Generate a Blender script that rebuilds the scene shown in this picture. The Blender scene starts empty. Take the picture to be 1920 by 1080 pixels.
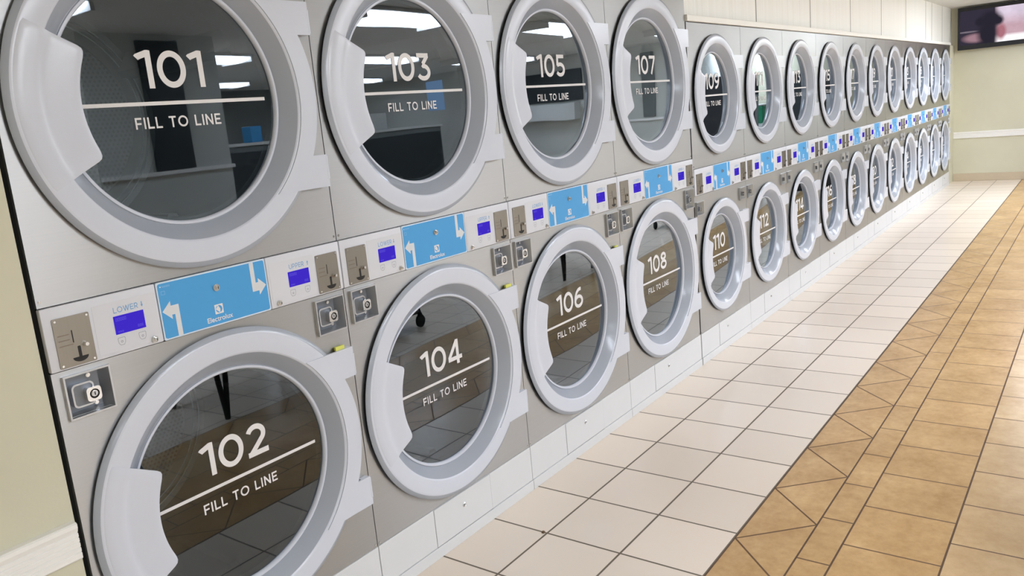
import bpy, bmesh, math, random
from mathutils import Vector, Matrix
from mathutils.geometry import tessellate_polygon

random.seed(7)
SC = bpy.context.scene
COL = SC.collection

# ------------------------------------------------------------------ camera
cam_data = bpy.data.cameras.new('camera')
cam = bpy.data.objects.new('camera', cam_data)
COL.objects.link(cam)
SC.camera = cam
cam_data.sensor_fit = 'HORIZONTAL'
cam_data.sensor_width = 36.0
cam_data.lens = 1508.74 / 1920.0 * 36.0
cam_data.shift_x = 15.055 / 1920.0
cam_data.shift_y = -24.778 / 1920.0
cam_data.clip_start = 0.02
YAW, PITCH, ROLL = math.radians(37.6086), math.radians(-10.8671), math.radians(-5.5022)
fw = Vector((math.cos(PITCH) * math.cos(YAW), math.cos(PITCH) * math.sin(YAW), math.sin(PITCH)))
rt = fw.cross(Vector((0, 0, 1))).normalized()
up = rt.cross(fw)
r2 = math.cos(ROLL) * rt + math.sin(ROLL) * up
u2 = -math.sin(ROLL) * rt + math.cos(ROLL) * up
rot = Matrix((r2, u2, -fw)).transposed()
cam.matrix_world = Matrix.Translation((-0.74093, -1.85675, 1.49941)) @ rot.to_4x4()

# ------------------------------------------------------------------ world, exposure
world = bpy.data.worlds.new('world')
SC.world = world
world.use_nodes = True
world.node_tree.nodes['Background'].inputs[0].default_value = (0.8, 0.9, 1.0, 1)
world.node_tree.nodes['Background'].inputs[1].default_value = 0.2
SC.view_settings.view_transform = 'Standard'
SC.view_settings.look = 'None'
SC.view_settings.gamma = 1.0
SC.view_settings.use_curve_mapping = False
SC.view_settings.exposure = 0.26
LAMP = 21.0            # strength of the fluorescent diffusers

# ------------------------------------------------------------------ layout numbers (metres)
CEIL = 2.43
XEND = 12.6
YFAR = -10.4
XREAR = -3.2
WL, WN = 0.864, 0.7942
X_NARROW = 3.4663

# ------------------------------------------------------------------ materials
def srgb(r, g, b):
    def f(c):
        c /= 255.0
        return c / 12.92 if c <= 0.04045 else ((c + 0.055) / 1.055) ** 2.4
    return (f(r), f(g), f(b), 1.0)

class NT:
    """small helper for building node trees"""
    def __init__(self, name):
        self.m = bpy.data.materials.new(name)
        self.m.use_nodes = True
        self.t = self.m.node_tree
        self.n = self.t.nodes
        self.n.clear()
        self.out = self.n.new('ShaderNodeOutputMaterial')
    def new(self, kind, **kw):
        nd = self.n.new(kind)
        for k, v in kw.items():
            setattr(nd, k, v)
        return nd
    def link(self, a, b):
        self.t.links.new(a, b)
    def put(self, sock, v):
        if hasattr(v, 'is_linked') or hasattr(v, 'links'):
            self.link(v, sock)
        else:
            sock.default_value = v
    def math(self, op, a, b=None, c=None, clamp=False):
        nd = self.new('ShaderNodeMath', operation=op, use_clamp=clamp)
        self.put(nd.inputs[0], a)
        if b is not None: self.put(nd.inputs[1], b)
        if c is not None: self.put(nd.inputs[2], c)
        return nd.outputs[0]
    def mix(self, fac, a, b, blend='MIX'):
        nd = self.new('ShaderNodeMix', data_type='RGBA', blend_type=blend)
        self.put(nd.inputs[0], fac); self.put(nd.inputs[6], a); self.put(nd.inputs[7], b)
        return nd.outputs[2]
    def pos(self):
        g = self.new('ShaderNodeNewGeometry')
        s = self.new('ShaderNodeSeparateXYZ')
        self.link(g.outputs['Position'], s.inputs[0])
        return g.outputs['Position'], s.outputs[0], s.outputs[1], s.outputs[2]
    def obj(self):
        g = self.new('ShaderNodeTexCoord')
        s = self.new('ShaderNodeSeparateXYZ')
        self.link(g.outputs['Object'], s.inputs[0])
        return g.outputs['Object'], s.outputs[0], s.outputs[1], s.outputs[2]
    def noise(self, vec, scale, detail=3.0, rough=0.5, stretch=None):
        if stretch:
            mp = self.new('ShaderNodeMapping')
            mp.inputs['Scale'].default_value = stretch
            self.link(vec, mp.inputs[0]); vec = mp.outputs[0]
        nd = self.new('ShaderNodeTexNoise')
        nd.inputs['Scale'].default_value = scale
        nd.inputs['Detail'].default_value = detail
        nd.inputs['Roughness'].default_value = rough
        self.link(vec, nd.inputs['Vector'])
        return nd.outputs[0]
    def ramp(self, fac, lo, hi):
        nd = self.new('ShaderNodeMapRange')
        self.put(nd.inputs[0], fac)
        nd.inputs[1].default_value = lo; nd.inputs[2].default_value = hi
        return nd.outputs[0]
    def bsdf(self, color, rough=0.5, metal=0.0, **kw):
        b = self.new('ShaderNodeBsdfPrincipled')
        self.put(b.inputs['Base Color'], color)
        self.put(b.inputs['Roughness'], rough)
        self.put(b.inputs['Metallic'], metal)
        for k, v in kw.items():
            self.put(b.inputs[k.replace('_', ' ')], v)
        self.link(b.outputs[0], self.out.inputs[0])
        return b

def plain(name, rgb, rough=0.5, metal=0.0, var=0.03, scale=40.0, **kw):
    """plain paint / plastic / metal with a little procedural mottling"""
    t = NT(name)
    vec = t.obj()[0]
    n = t.noise(vec, scale, 3)
    c = srgb(*rgb)
    lo = tuple(x * (1 - var) for x in c[:3]) + (1,)
    hi = tuple(min(1, x * (1 + var)) for x in c[:3]) + (1,)
    col = t.mix(n, lo, hi)
    t.bsdf(col, rough, metal, **kw)
    return t.m

def brushed(name, rgb, rough, vertical=True, aniso=0.4):
    t = NT(name)
    vec = t.pos()[0]
    st = (260.0, 260.0, 3.0) if vertical else (3.0, 260.0, 260.0)
    n = t.noise(vec, 1.0, 4, 0.6, st)
    cloud = t.noise(vec, 2.2, 3, 0.5)
    c = srgb(*rgb)
    col = t.mix(n, tuple(x * 0.93 for x in c[:3]) + (1,), tuple(min(1, x * 1.05) for x in c[:3]) + (1,))
    r = t.math('ADD', t.math('MULTIPLY', n, 0.10), rough - 0.05)
    r = t.math('ADD', r, t.math('MULTIPLY', t.math('SUBTRACT', cloud, 0.5), 0.12))
    tan = t.new('ShaderNodeCombineXYZ')
    tan.inputs[2].default_value = 1.0
    t.bsdf(col, r, 1.0, Anisotropic=aniso, Tangent=tan.outputs[0])
    return t.m

def emitter(name, rgb, strength):
    t = NT(name)
    e = t.new('ShaderNodeEmission')
    e.inputs[0].default_value = srgb(*rgb)
    e.inputs[1].default_value = strength
    t.link(e.outputs[0], t.out.inputs[0])
    return t.m

def glass_mat():
    t = NT('door_glass')
    fr = t.new('ShaderNodeFresnel'); fr.inputs[0].default_value = 1.5
    tr = t.new('ShaderNodeBsdfTransparent'); tr.inputs[0].default_value = (0.50, 0.55, 0.56, 1)
    gl = t.new('ShaderNodeBsdfGlossy'); gl.inputs[0].default_value = (0.80, 0.90, 1.0, 1)
    gl.inputs['Roughness'].default_value = 0.012
    vec = t.pos()[0]
    bump = t.new('ShaderNodeBump'); bump.inputs['Strength'].default_value = 0.05
    bump.inputs['Distance'].default_value = 0.02
    t.link(t.noise(vec, 3.0, 0), bump.inputs['Height'])
    t.link(bump.outputs[0], gl.inputs['Normal'])
    mx = t.new('ShaderNodeMixShader')
    t.link(t.math('MINIMUM', t.math('MULTIPLY', fr.outputs[0], 3.0), 0.42), mx.inputs[0]); t.link(tr.outputs[0], mx.inputs[1]); t.link(gl.outputs[0], mx.inputs[2])
    t.link(mx.outputs[0], t.out.inputs[0])
    return t.m

def clear_mat():
    t = NT('glass_back_face')
    tr = t.new('ShaderNodeBsdfTransparent'); tr.inputs[0].default_value = (0.95, 0.97, 0.97, 1)
    t.link(tr.outputs[0], t.out.inputs[0])
    return t.m

def perforated():
    """drum steel with a hexagonal field of punched holes (object space, x-z)"""
    t = NT('perforated_steel')
    vec, x, y, z = t.obj()
    P = 0.0155
    def cell(ox, oz):
        a = t.math('SUBTRACT', t.math('FRACT', t.math('ADD', t.math('DIVIDE', x, P), ox)), 0.5)
        b = t.math('MULTIPLY', t.math('SUBTRACT', t.math('FRACT', t.math('ADD', t.math('DIVIDE', z, P * 1.732), oz)), 0.5), 1.732)
        return t.math('SQRT', t.math('ADD', t.math('MULTIPLY', a, a), t.math('MULTIPLY', b, b)))
    d = t.math('MINIMUM', cell(0.0, 0.0), cell(0.5, 0.5))
    hole = t.math('LESS_THAN', d, 0.27)
    col = t.mix(hole, srgb(112, 116, 116), srgb(10, 11, 11))
    met = t.math('MULTIPLY', t.math('SUBTRACT', 1.0, hole), 0.6)
    t.bsdf(col, 0.42, met)
    return t.m

def wall_paint(name, rgb, rough=0.75):
    t = NT(name)
    vec = t.pos()[0]
    n = t.noise(vec, 1.6, 4, 0.6)
    f = t.noise(vec, 120, 2)
    c = srgb(*rgb)
    col = t.mix(t.ramp(n, 0.3, 0.7), tuple(x * 0.95 for x in c[:3]) + (1,), tuple(min(1, x * 1.04) for x in c[:3]) + (1,))
    bump = t.new('ShaderNodeBump'); bump.inputs['Strength'].default_value = 0.08
    bump.inputs['Distance'].default_value = 0.003
    t.link(f, bump.inputs['Height'])
    t.bsdf(col, rough, 0.0, Normal=bump.outputs[0])
    return t.m

def board_mat():
    """cream vertical wall boards: joints every 1.19 m and a fine vertical grain"""
    t = NT('wall_boards')
    vec, x, y, z = t.pos()
    g = t.noise(vec, 1.0, 3, 0.6, (60.0, 1.0, 0.6))
    col = t.mix(t.ramp(g, 0.25, 0.75), srgb(240, 237, 226), srgb(252, 250, 244))
    fx = t.math('FRACT', t.math('DIVIDE', t.math('SUBTRACT', x, 4.662 - 1.193 * 4), 1.193))
    groove = t.math('LESS_THAN', fx, 0.016)
    extra = t.math('LESS_THAN', t.math('ABSOLUTE', t.math('SUBTRACT', x, 11.05)), 0.010)
    groove = t.math('MAXIMUM', groove, extra)
    hl = t.math('LESS_THAN', t.math('ABSOLUTE', t.math('SUBTRACT', fx, 0.02)), 0.004)
    col = t.mix(groove, col, srgb(140, 136, 124))
    t.bsdf(col, 0.55)
    return t.m

def tile_mat(name, body_lo, body_hi, grout, x0, px, y0, py, gw, zig=None, mott=3.0, rough=0.22, detail=6, spread=0.2):
    """floor tile: grout lines on x = x0 + k px and y = y0 + k py (py None: only x); zig = diagonal pattern"""
    t = NT(name)
    vec, x, y, z = t.pos()
    n1 = t.noise(vec, mott, detail, 0.65)
    n2 = t.noise(vec, mott * 7, 4, 0.7)
    f = n1 if detail == 0 else t.math('ADD', t.math('MULTIPLY', n1, 0.65), t.math('MULTIPLY', n2, 0.35))
    col = t.mix(t.ramp(f, 0.5 - spread, 0.5 + spread), body_lo, body_hi)
    lines = []
    cellid = 0.0
    if zig:
        zx0, zp, zy0, zh, flip = zig
        u = t.math('DIVIDE', t.math('SUBTRACT', x, zx0), zp)
        fr = t.math('FRACT', t.math('ADD', u, 20.0))
        tri = t.math('MULTIPLY', t.math('ABSOLUTE', t.math('SUBTRACT', fr, 0.5)), 2.0)     # 1 at edge points, 0 at apex
        v = t.math('DIVIDE', t.math('SUBTRACT', zy0, y), zh)                               # 0 at white edge, 1 at apex line
        if flip: v = t.math('SUBTRACT', 1.0, v)
        d = t.math('ABSOLUTE', t.math('SUBTRACT', t.math('SUBTRACT', 1.0, tri), v))
        lines.append(t.math('LESS_THAN', d, gw / zh * 0.75))
        side = t.math('LESS_THAN', t.math('SUBTRACT', 1.0, tri), v)
        cellid = t.math('ADD', t.math('FLOOR', t.math('ADD', u, t.math('MULTIPLY', side, 0.5))), t.math('MULTIPLY', side, 17.3))
    if px:
        u = t.math('ADD', t.math('DIVIDE', t.math('SUBTRACT', x, x0), px), 60.0)
        fr = t.math('FRACT', u)
        lines.append(t.math('LESS_THAN', t.math('MINIMUM', fr, t.math('SUBTRACT', 1.0, fr)), gw / px / 2))
        cellid = t.math('FLOOR', u)
    if py:
        u = t.math('ADD', t.math('DIVIDE', t.math('SUBTRACT', y, y0), py), 80.0)
        fr = t.math('FRACT', u)
        lines.append(t.math('LESS_THAN', t.math('MINIMUM', fr, t.math('SUBTRACT', 1.0, fr)), gw / py / 2))
        cellid = t.math('ADD', cellid, t.math('MULTIPLY', t.math('FLOOR', u), 7.7))
    wn = t.new('ShaderNodeTexWhiteNoise', noise_dimensions='1D')
    t.put(wn.inputs['W'], cellid)
    shade = t.math('ADD', 0.95, t.math('MULTIPLY', wn.outputs[0], 0.08))
    hsv = t.new('ShaderNodeHueSaturation')
    t.link(shade, hsv.inputs['Value']); t.link(col, hsv.inputs['Color'])
    g = lines[0]
    for l in lines[1:]:
        g = t.math('MAXIMUM', g, l)
    final = t.mix(g, hsv.outputs[0], grout)
    r = t.math('ADD', t.math('ADD', rough, t.math('MULTIPLY', n1, 0.05)), t.math('MULTIPLY', g, 0.4))
    bump = t.new('ShaderNodeBump'); bump.inputs['Strength'].default_value = 0.5
    bump.inputs['Distance'].default_value = 0.0015
    t.link(t.math('SUBTRACT', 1.0, g), bump.inputs['Height'])
    t.bsdf(final, r, 0.0, Normal=bump.outputs[0])
    return t.m

def screen_mat():
    """soft-edged dark figure in front of a pink and white scene, on the television"""
    t = NT('television_picture')
    vec, x, y, z = t.obj()
    def sm(v, a, b): return t.ramp(v, a, b)
    def blob(cy, cz, ry, rz):
        a = t.math('DIVIDE', t.math('SUBTRACT', y, cy), ry); b = t.math('DIVIDE', t.math('SUBTRACT', z, cz), rz)
        d = t.math('SQRT', t.math('ADD', t.math('MULTIPLY', a, a), t.math('MULTIPLY', b, b)))
        return t.math('SUBTRACT', 1.0, sm(d, 0.62, 1.25))
    n = t.noise(vec, 9, 4)
    # y runs away from the dryers (negative): left of the picture is y near 0
    right = sm(t.math('MULTIPLY', y, -1.0), 0.44, 0.50)
    base = t.mix(right, srgb(52, 47, 60), srgb(205, 170, 182))
    base = t.mix(t.math('MULTIPLY', right, sm(z, -0.02, 0.16)), base, srgb(222, 208, 226))
    base = t.mix(t.math('MULTIPLY', n, 0.35), base, srgb(40, 38, 48))
    low = t.math('MULTIPLY', t.math('SUBTRACT', 1.0, sm(z, -0.165, -0.12)), right)
    base = t.mix(low, base, srgb(250, 248, 250))
    arm = t.math('MULTIPLY', blob(-0.23, -0.14, 0.16, 0.06), 1.0)
    base = t.mix(arm, base, srgb(150, 118, 128))
    desk = t.math('MULTIPLY', blob(-0.12, -0.05, 0.14, 0.012), 0.8)
    base = t.mix(desk, base, srgb(120, 112, 122))
    sleeve = blob(-0.52, -0.09, 0.06, 0.11)
    base = t.mix(sleeve, base, srgb(160, 105, 115))
    for (cy, cz, ry, rz) in ((-0.40, 0.09, 0.13, 0.11), (-0.36, -0.10, 0.12, 0.17), (-0.27, 0.07, 0.06, 0.06), (-0.48, 0.06, 0.07, 0.06)):
        base = t.mix(blob(cy, cz, ry, rz), base, srgb(38, 36, 46))
    e = t.new('ShaderNodeEmission')
    t.link(base, e.inputs[0]); e.inputs[1].default_value = 1.0
    t.link(e.outputs[0], t.out.inputs[0])
    return t.m

M = {}
def mats():
    M['steel'] = brushed('brushed_stainless', (187, 187, 186), 0.38, False, 0.85)
    M['steel_plate'] = brushed('coin_plate_steel', (152, 146, 136), 0.36)
    M['chrome'] = plain('chrome', (215, 215, 215), 0.14, 1.0, 0.02)
    M['cast'] = plain('cast_alloy', (200, 202, 206), 0.32, 0.85, 0.06, 25)
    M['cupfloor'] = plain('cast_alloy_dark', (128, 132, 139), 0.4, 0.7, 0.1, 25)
    M['white'] = plain('white_door_plastic', (213, 217, 227), 0.22, 0.0, 0.012, 30)
    M['white_shaded'] = plain('shaded_door_plastic', (170, 176, 186), 0.2, 0.0, 0.012, 30)  # the white door plastic with shade put into its colour
    M['white2'] = plain('white_control_plastic', (220, 221, 227), 0.38, 0.0, 0.012, 30)
    M['sticker'] = plain('control_overlay', (219, 220, 225), 0.35, 0.0, 0.01, 30)
    M['toe'] = plain('white_enamel', (222, 223, 224), 0.4, 0.0, 0.02, 12)
    M['decal'] = plain('white_vinyl', (233, 230, 228), 0.6, 0.0, 0.01)
    M['blue'] = plain('blue_panel_print', (76, 164, 224), 0.42, 0.0, 0.015, 60)
    M['bluetext'] = plain('pale_blue_print', (112, 168, 214), 0.6)
    M['faintprint'] = plain('faint_blue_print', (124, 184, 232), 0.5)
    M['greyprint'] = plain('grey_print', (150, 152, 160), 0.6)
    M['lightprint'] = plain('light_print', (214, 228, 240), 0.6)
    M['black'] = plain('black_rubber', (16, 16, 15), 0.7)
    M['dark'] = plain('dark_slot', (26, 24, 22), 0.6)
    M['body'] = plain('dark_cabinet', (60, 60, 60), 0.6)
    M['drum'] = brushed('drum_steel', (104, 108, 108), 0.40, False, 0.2)
    M['perf'] = perforated()
    M['rimsteel'] = plain('bright_rim', (225, 228, 228), 0.4)
    M['glass'] = glass_mat()
    M['clear'] = clear_mat()
    M['display'] = emitter('blue_display', (62, 42, 190), 0.9)
    M['displaymark'] = emitter('display_marks', (92, 80, 205), 0.9)
    M['yellow'] = plain('yellow_tag', (226, 226, 110), 0.5)
    M['wall'] = wall_paint('cream_wall_paint', (214, 210, 186))
    M['wall2'] = wall_paint('pale_grey_paint', (206, 207, 200))
    M['ceil'] = wall_paint('ceiling_white', (222, 222, 218), 0.85)
    M['farwall'] = wall_paint('grey_wall_paint', (120, 122, 118))
    M['boards'] = board_mat()
    M['trim'] = plain('white_trim', (248, 246, 241), 0.5, 0.0, 0.02)
    M['creamtrim'] = plain('cream_trim', (246, 243, 234), 0.5, 0.0, 0.02)
    M['base'] = plain('tan_baseboard', (204, 187, 160), 0.5, 0.0, 0.04)
    M['tvblack'] = plain('black_television', (26, 28, 34), 0.3)
    M['lamp'] = emitter('fluorescent_diffuser', (236, 243, 255), LAMP)
    M['lampframe'] = plain('white_metal_frame', (225, 225, 222), 0.5)
    M['darkpanel'] = plain('dark_panel', (46, 52, 54), 0.5)
    M['midpanel'] = plain('grey_panel', (112, 118, 116), 0.5)
    M['tablegrey'] = plain('grey_laminate', (70, 72, 72), 0.4)
    M['blackmetal'] = plain('black_metal', (24, 25, 26), 0.4, 0.3)
    M['window'] = emitter('window_daylight', (150, 185, 225), 1.6)
    M['whitecab'] = plain('white_cabinet', (215, 216, 212), 0.4)
    M['green'] = plain('green_plastic', (50, 150, 110), 0.4)
    M['crumb'] = plain('brown_crumb', (110, 85, 60), 0.9)
    W0, W1 = srgb(235, 218, 200), srgb(241, 227, 211)
    GW = srgb(112, 100, 84)
    T0, T1 = srgb(174, 134, 83), srgb(218, 181, 129)
    GT = srgb(104, 74, 46)
    M['tile_white'] = tile_mat('white_floor_tile', W0, W1, GW, 1.1535, 0.302, -0.249, 0.302, 0.0076, mott=1.0, detail=0, spread=0.4)
    M['tile_tri'] = tile_mat('tan_triangle_tile', T0, T1, GT, 0, None, 0, None, 0.0066, zig=(1.725, 0.4195, -0.858, 0.215, False), mott=4)
    M['tile_tri2'] = tile_mat('tan_triangle_tile_mirrored', T0, T1, GT, 0, None, 0, None, 0.0066, zig=(1.725, 0.4195, -1.776, 0.212, True), mott=4)
    M['tile_strip'] = tile_mat('tan_strip_tile', T0, T1, GT, 1.698, 0.3005, 0, None, 0.0066, mott=4)
    M['tile_big'] = tile_mat('tan_square_tile', T0, T1, GT, 2.446, 0.2995, 0, None, 0.0066, mott=4)
    M['tile_big2'] = tile_mat('tan_square_tile_outer', srgb(188, 153, 106), srgb(222, 191, 147), GT, 2.602, 0.2992, 0, None, 0.0066, mott=3)
    M['grout'] = plain('brown_grout', (98, 72, 48), 0.8)
mats()

# ------------------------------------------------------------------ object helpers
def link_obj(name, me, parent=None, loc=(0, 0, 0)):
    o = bpy.data.objects.new(name, me)
    COL.objects.link(o)
    if parent: o.parent = parent
    o.location = loc
    return o

def tag(o, label=None, cat=None, group=None, kind=None):
    if label: o['label'] = label
    if cat: o['category'] = cat
    if group: o['group'] = group
    if kind: o['kind'] = kind
    return o

def thing(name, loc, label, cat, group=None):
    o = bpy.data.objects.new(name, None)
    COL.objects.link(o)
    o.location = loc
    o.empty_display_size = 0.1
    return tag(o, label, cat, group)

def finish(bm, name, *mat, smooth=None):
    bmesh.ops.recalc_face_normals(bm, faces=bm.faces)
    me = bpy.data.meshes.new(name)
    bm.to_mesh(me); bm.free()
    for m in mat: me.materials.append(M[m] if isinstance(m, str) else m)
    if smooth is not None:
        for p in me.polygons: p.use_smooth = True
        me.set_sharp_from_angle(angle=math.radians(smooth))
    return me

def bm_box(bm, x0, x1, y0, y1, z0, z1, bev=0.0, mi=0, seg=2):
    r = bmesh.ops.create_cube(bm, size=1.0)
    vs = r['verts']
    for v in vs:
        v.co = Vector(((x0 + x1) / 2 + v.co.x * (x1 - x0), (y0 + y1) / 2 + v.co.y * (y1 - y0), (z0 + z1) / 2 + v.co.z * (z1 - z0)))
    fs = set(f for v in vs for f in v.link_faces)
    for f in fs: f.material_index = mi
    if bev > 0:
        es = list(set(e for v in vs for e in v.link_edges))
        bmesh.ops.bevel(bm, geom=es, offset=bev, segments=seg, profile=0.5, affect='EDGES')

def bm_cyl(bm, c, axis, r, h, n=24, r2=None, mi=0, bev=0.0):
    """cylinder from point c along axis for h"""
    r2 = r if r2 is None else r2
    ax = Vector(axis).normalized()
    q = Vector((0, 0, 1)).rotation_difference(ax)
    a, b = [], []
    for k in range(n):
        t = 2 * math.pi * k / n
        d = Vector((math.cos(t), math.sin(t), 0))
        a.append(bm.verts.new(Vector(c) + q @ (d * r)))
        b.append(bm.verts.new(Vector(c) + q @ (d * r2 + Vector((0, 0, h)))))
    fs = []
    for k in range(n):
        fs.append(bm.faces.new((a[k], a[(k + 1) % n], b[(k + 1) % n], b[k])))
    fs.append(bm.faces.new(a[::-1])); top = bm.faces.new(b); fs.append(top)
    for f in fs: f.material_index = mi
    if bev > 0:
        bmesh.ops.bevel(bm, geom=list(top.edges), offset=bev, segments=2, affect='EDGES')

def bm_lathe(bm, prof, n=96, mi=0, cx=0.0, cz=0.0):
    """revolve (r, y) around the y axis; profile mi may be per segment list"""
    rings = []
    for r, y in prof:
        if r < 1e-6:
            rings.append([bm.verts.new((cx, y, cz))])
        else:
            rings.append([bm.verts.new((cx + r * math.cos(2 * math.pi * k / n), y, cz + r * math.sin(2 * math.pi * k / n))) for k in range(n)])
    for i in range(len(rings) - 1):
        A, B = rings[i], rings[i + 1]
        m = mi[i] if isinstance(mi, (list, tuple)) else mi
        for k in range(n):
            k2 = (k + 1) % n
            if len(A) == 1 and len(B) == 1: continue
            if len(A) == 1: f = bm.faces.new((A[0], B[k2], B[k]))
            elif len(B) == 1: f = bm.faces.new((A[k], A[k2], B[0]))
            else: f = bm.faces.new((A[k], A[k2], B[k2], B[k]))
            f.material_index = m

def bm_poly(bm, loops, y0, y1=None, mi=0):
    """flat polygon in x-z with holes (first loop outer) at y0, optionally extruded back to y1"""
    vl = [[Vector((p[0], 0, p[1])) for p in lp] for lp in loops]
    flat = [p for lp in loops for p in lp]
    tris = tessellate_polygon([[Vector((p[0], p[1], 0)) for p in lp] for lp in loops])
    va = [bm.verts.new((p[0], y0, p[1])) for p in flat]
    for t in tris:
        if len(set(t)) == 3:
            try: bm.faces.new([va[i] for i in t]).material_index = mi
            except ValueError: pass
    if y1 is not None:
        vb = [bm.verts.new((p[0], y1, p[1])) for p in flat]
        for t in tris:
            if len(set(t)) == 3:
                try: bm.faces.new([vb[i] for i in reversed(t)]).material_index = mi
                except ValueError: pass
        k = 0
        for lp in loops:
            n = len(lp)
            for i in range(n):
                j = (i + 1) % n
                bm.faces.new((va[k + i], va[k + j], vb[k + j], vb[k + i])).material_index = mi
            k += n

def circle(cx, cz, r, n=96):
    return [(cx + r * math.cos(2 * math.pi * k / n), cz + r * math.sin(2 * math.pi * k / n)) for k in range(n)]

def rrect(x0, x1, z0, z1, r=0.004, n=5):
    pts = []
    for cx, cz, a0 in ((x1 - r, z1 - r, 0), (x0 + r, z1 - r, 90), (x0 + r, z0 + r, 180), (x1 - r, z0 + r, 270)):
        for k in range(n):
            a = math.radians(a0 + 90 * k / (n - 1))
            pts.append((cx + r * math.cos(a), cz + r * math.sin(a)))
    return pts

# ------------------------------------------------------------------ lettering (geometric sans made of strokes)
def arc(cx, cy, rx, ry, a0, a1, n=28):
    return [(cx + rx * math.cos(math.radians(a0 + (a1 - a0) * k / n)), cy + ry * math.sin(math.radians(a0 + (a1 - a0) * k / n))) for k in range(n + 1)]

def glyphs(w):
    h = w / 2
    G = {}
    G['0'] = (0.86, [arc(0.43, 0.5, 0.43 - h, 0.5 - h, 0, 360, 56)])
    G['O'] = (1.02, [arc(0.51, 0.5, 0.51 - h, 0.5 - h, 0, 360, 56)])
    G['1'] = (0.47, [[(0.36, 0.0), (0.36, 1.0)], [(0.02, 0.80), (0.05, 0.83), (0.32, 1 - h * 0.9), (0.40, 1 - h * 0.9)]])
    G['2'] = (0.76, [arc(0.37, 0.67, 0.34 - h + 0.02, 0.33 - h, 158, -40, 26) + [(0.12, h), (0.10, h)], [(0.02, h), (0.76, h)]])
    G['3'] = (0.76, [[(0.06, 1 - h), (0.70, 1 - h)], [(0.66, 1 - h), (0.36, 0.60)], [(0.33, 0.585)] + arc(0.37, 0.31, 0.39 - h, 0.31 - h, 88, -152, 30)])
    G['4'] = (0.86, [[(0.60, 0.0), (0.60, 1.0)], [(0.60, 0.97), (0.07, 0.30)], [(0.02, 0.25), (0.86, 0.25)]])
    G['5'] = (0.76, [[(0.16, 1 - h), (0.70, 1 - h)], [(0.17, 1.0), (0.135, 0.50)], [(0.12, 0.52)] + arc(0.36, 0.325, 0.40 - h, 0.325 - h, 118, -150, 30)])
    G['6'] = (0.80, [arc(0.40, 0.325, 0.40 - h, 0.325 - h, 0, 360, 44), arc(0.58, 0.33, 0.58 - h, 0.67 - h, 180, 80, 24)])
    G['7'] = (0.76, [[(0.02, 1 - h), (0.74, 1 - h)], [(0.68, 1 - h), (0.24, 0.0)]])
    G['8'] = (0.78, [arc(0.39, 0.285, 0.39 - h, 0.285 - h, 0, 360, 44), arc(0.39, 0.755, 0.34 - h, 0.245 - h, 0, 360, 44)])
    G['9'] = (0.80, [arc(0.40, 0.675, 0.40 - h, 0.325 - h, 0, 360, 44), arc(0.22, 0.67, 0.58 - h, 0.67 - h, 0, -100, 24)])
    G['F'] = (0.62, [[(h, 0), (h, 1)], [(0, 1 - h), (0.64, 1 - h)], [(0, 0.47), (0.58, 0.47)]])
    G['I'] = (w, [[(h, 0), (h, 1)]])
    G['L'] = (0.60, [[(h, 0), (h, 1)], [(0, h), (0.62, h)]])
    G['T'] = (0.72, [[(0.36, 0), (0.36, 1)], [(0, 1 - h), (0.72, 1 - h)]])
    G['N'] = (0.80, [[(h, 0), (h, 1)], [(0.80 - h, 0), (0.80 - h, 1)], [(h * 0.8, 0.97), (0.80 - h * 0.8, 0.03)]])
    G['E'] = (0.66, [[(h, 0), (h, 1)], [(0, 1 - h), (0.66, 1 - h)], [(0, 0.5), (0.60, 0.5)], [(0, h), (0.67, h)]])
    G['W'] = (1.20, [[(0.06, 1), (0.36, 0)], [(0.36, 0), (0.60, 1)], [(0.60, 1), (0.84, 0)], [(0.84, 0), (1.14, 1)]])
    G['U'] = (0.80, [[(h, 1), (h, 0.36)] + arc(0.40, 0.36, 0.40 - h, 0.36 - h, 180, 360, 20) + [(0.80 - h, 1)]])
    G['P'] = (0.68, [[(h, 0), (h, 1)], [(0, 1 - h), (0.36, 1 - h)] + arc(0.36, 0.66, 0.32 - h, 0.34 - h, 90, -90, 18) + [(0, 0.32 + h)]])
    G['R'] = (0.72, [[(h, 0), (h, 1)], [(0, 1 - h), (0.36, 1 - h)] + arc(0.36, 0.67, 0.33 - h, 0.33 - h, 90, -90, 18) + [(0, 0.34 + h)], [(0.36, 0.36), (0.66, 0.0)]])
    G[' '] = (0.34, [])
    return G

def bm_stroke(bm, pts, w, y, S):
    """constant-width ribbon along a polyline; S maps glyph space to (x, z)"""
    P = [Vector(p) for p in pts]
    closed = (P[0] - P[-1]).length < 1e-6
    if closed: P = P[:-1]
    n = len(P)
    L, R = [], []
    for i in range(n):
        if closed:
            d0 = (P[i] - P[i - 1]).normalized(); d1 = (P[(i + 1) % n] - P[i]).normalized()
        else:
            d1 = (P[min(i + 1, n - 1)] - P[min(i, n - 2)]).normalized()
            d0 = (P[max(i, 1)] - P[max(i - 1, 0)]).normalized()
        t = (d0 + d1)
        t = d0 if t.length < 1e-6 else t.normalized()
        nr = Vector((-t.y, t.x))
        c = max(0.35, nr.dot(Vector((-d0.y, d0.x))))
        off = nr * (w / 2 / c)
        a, b = S(P[i] + off), S(P[i] - off)
        L.append(bm.verts.new((a[0], y, a[1]))); R.append(bm.verts.new((b[0], y, b[1])))
    for i in range(n if closed else n - 1):
        j = (i + 1) % n
        bm.faces.new((L[i], L[j], R[j], R[i]))

def text_width(s, w, gap):
    G = glyphs(w)
    return sum(G[c][0] for c in s) + gap * (len(s) - 1)

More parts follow.
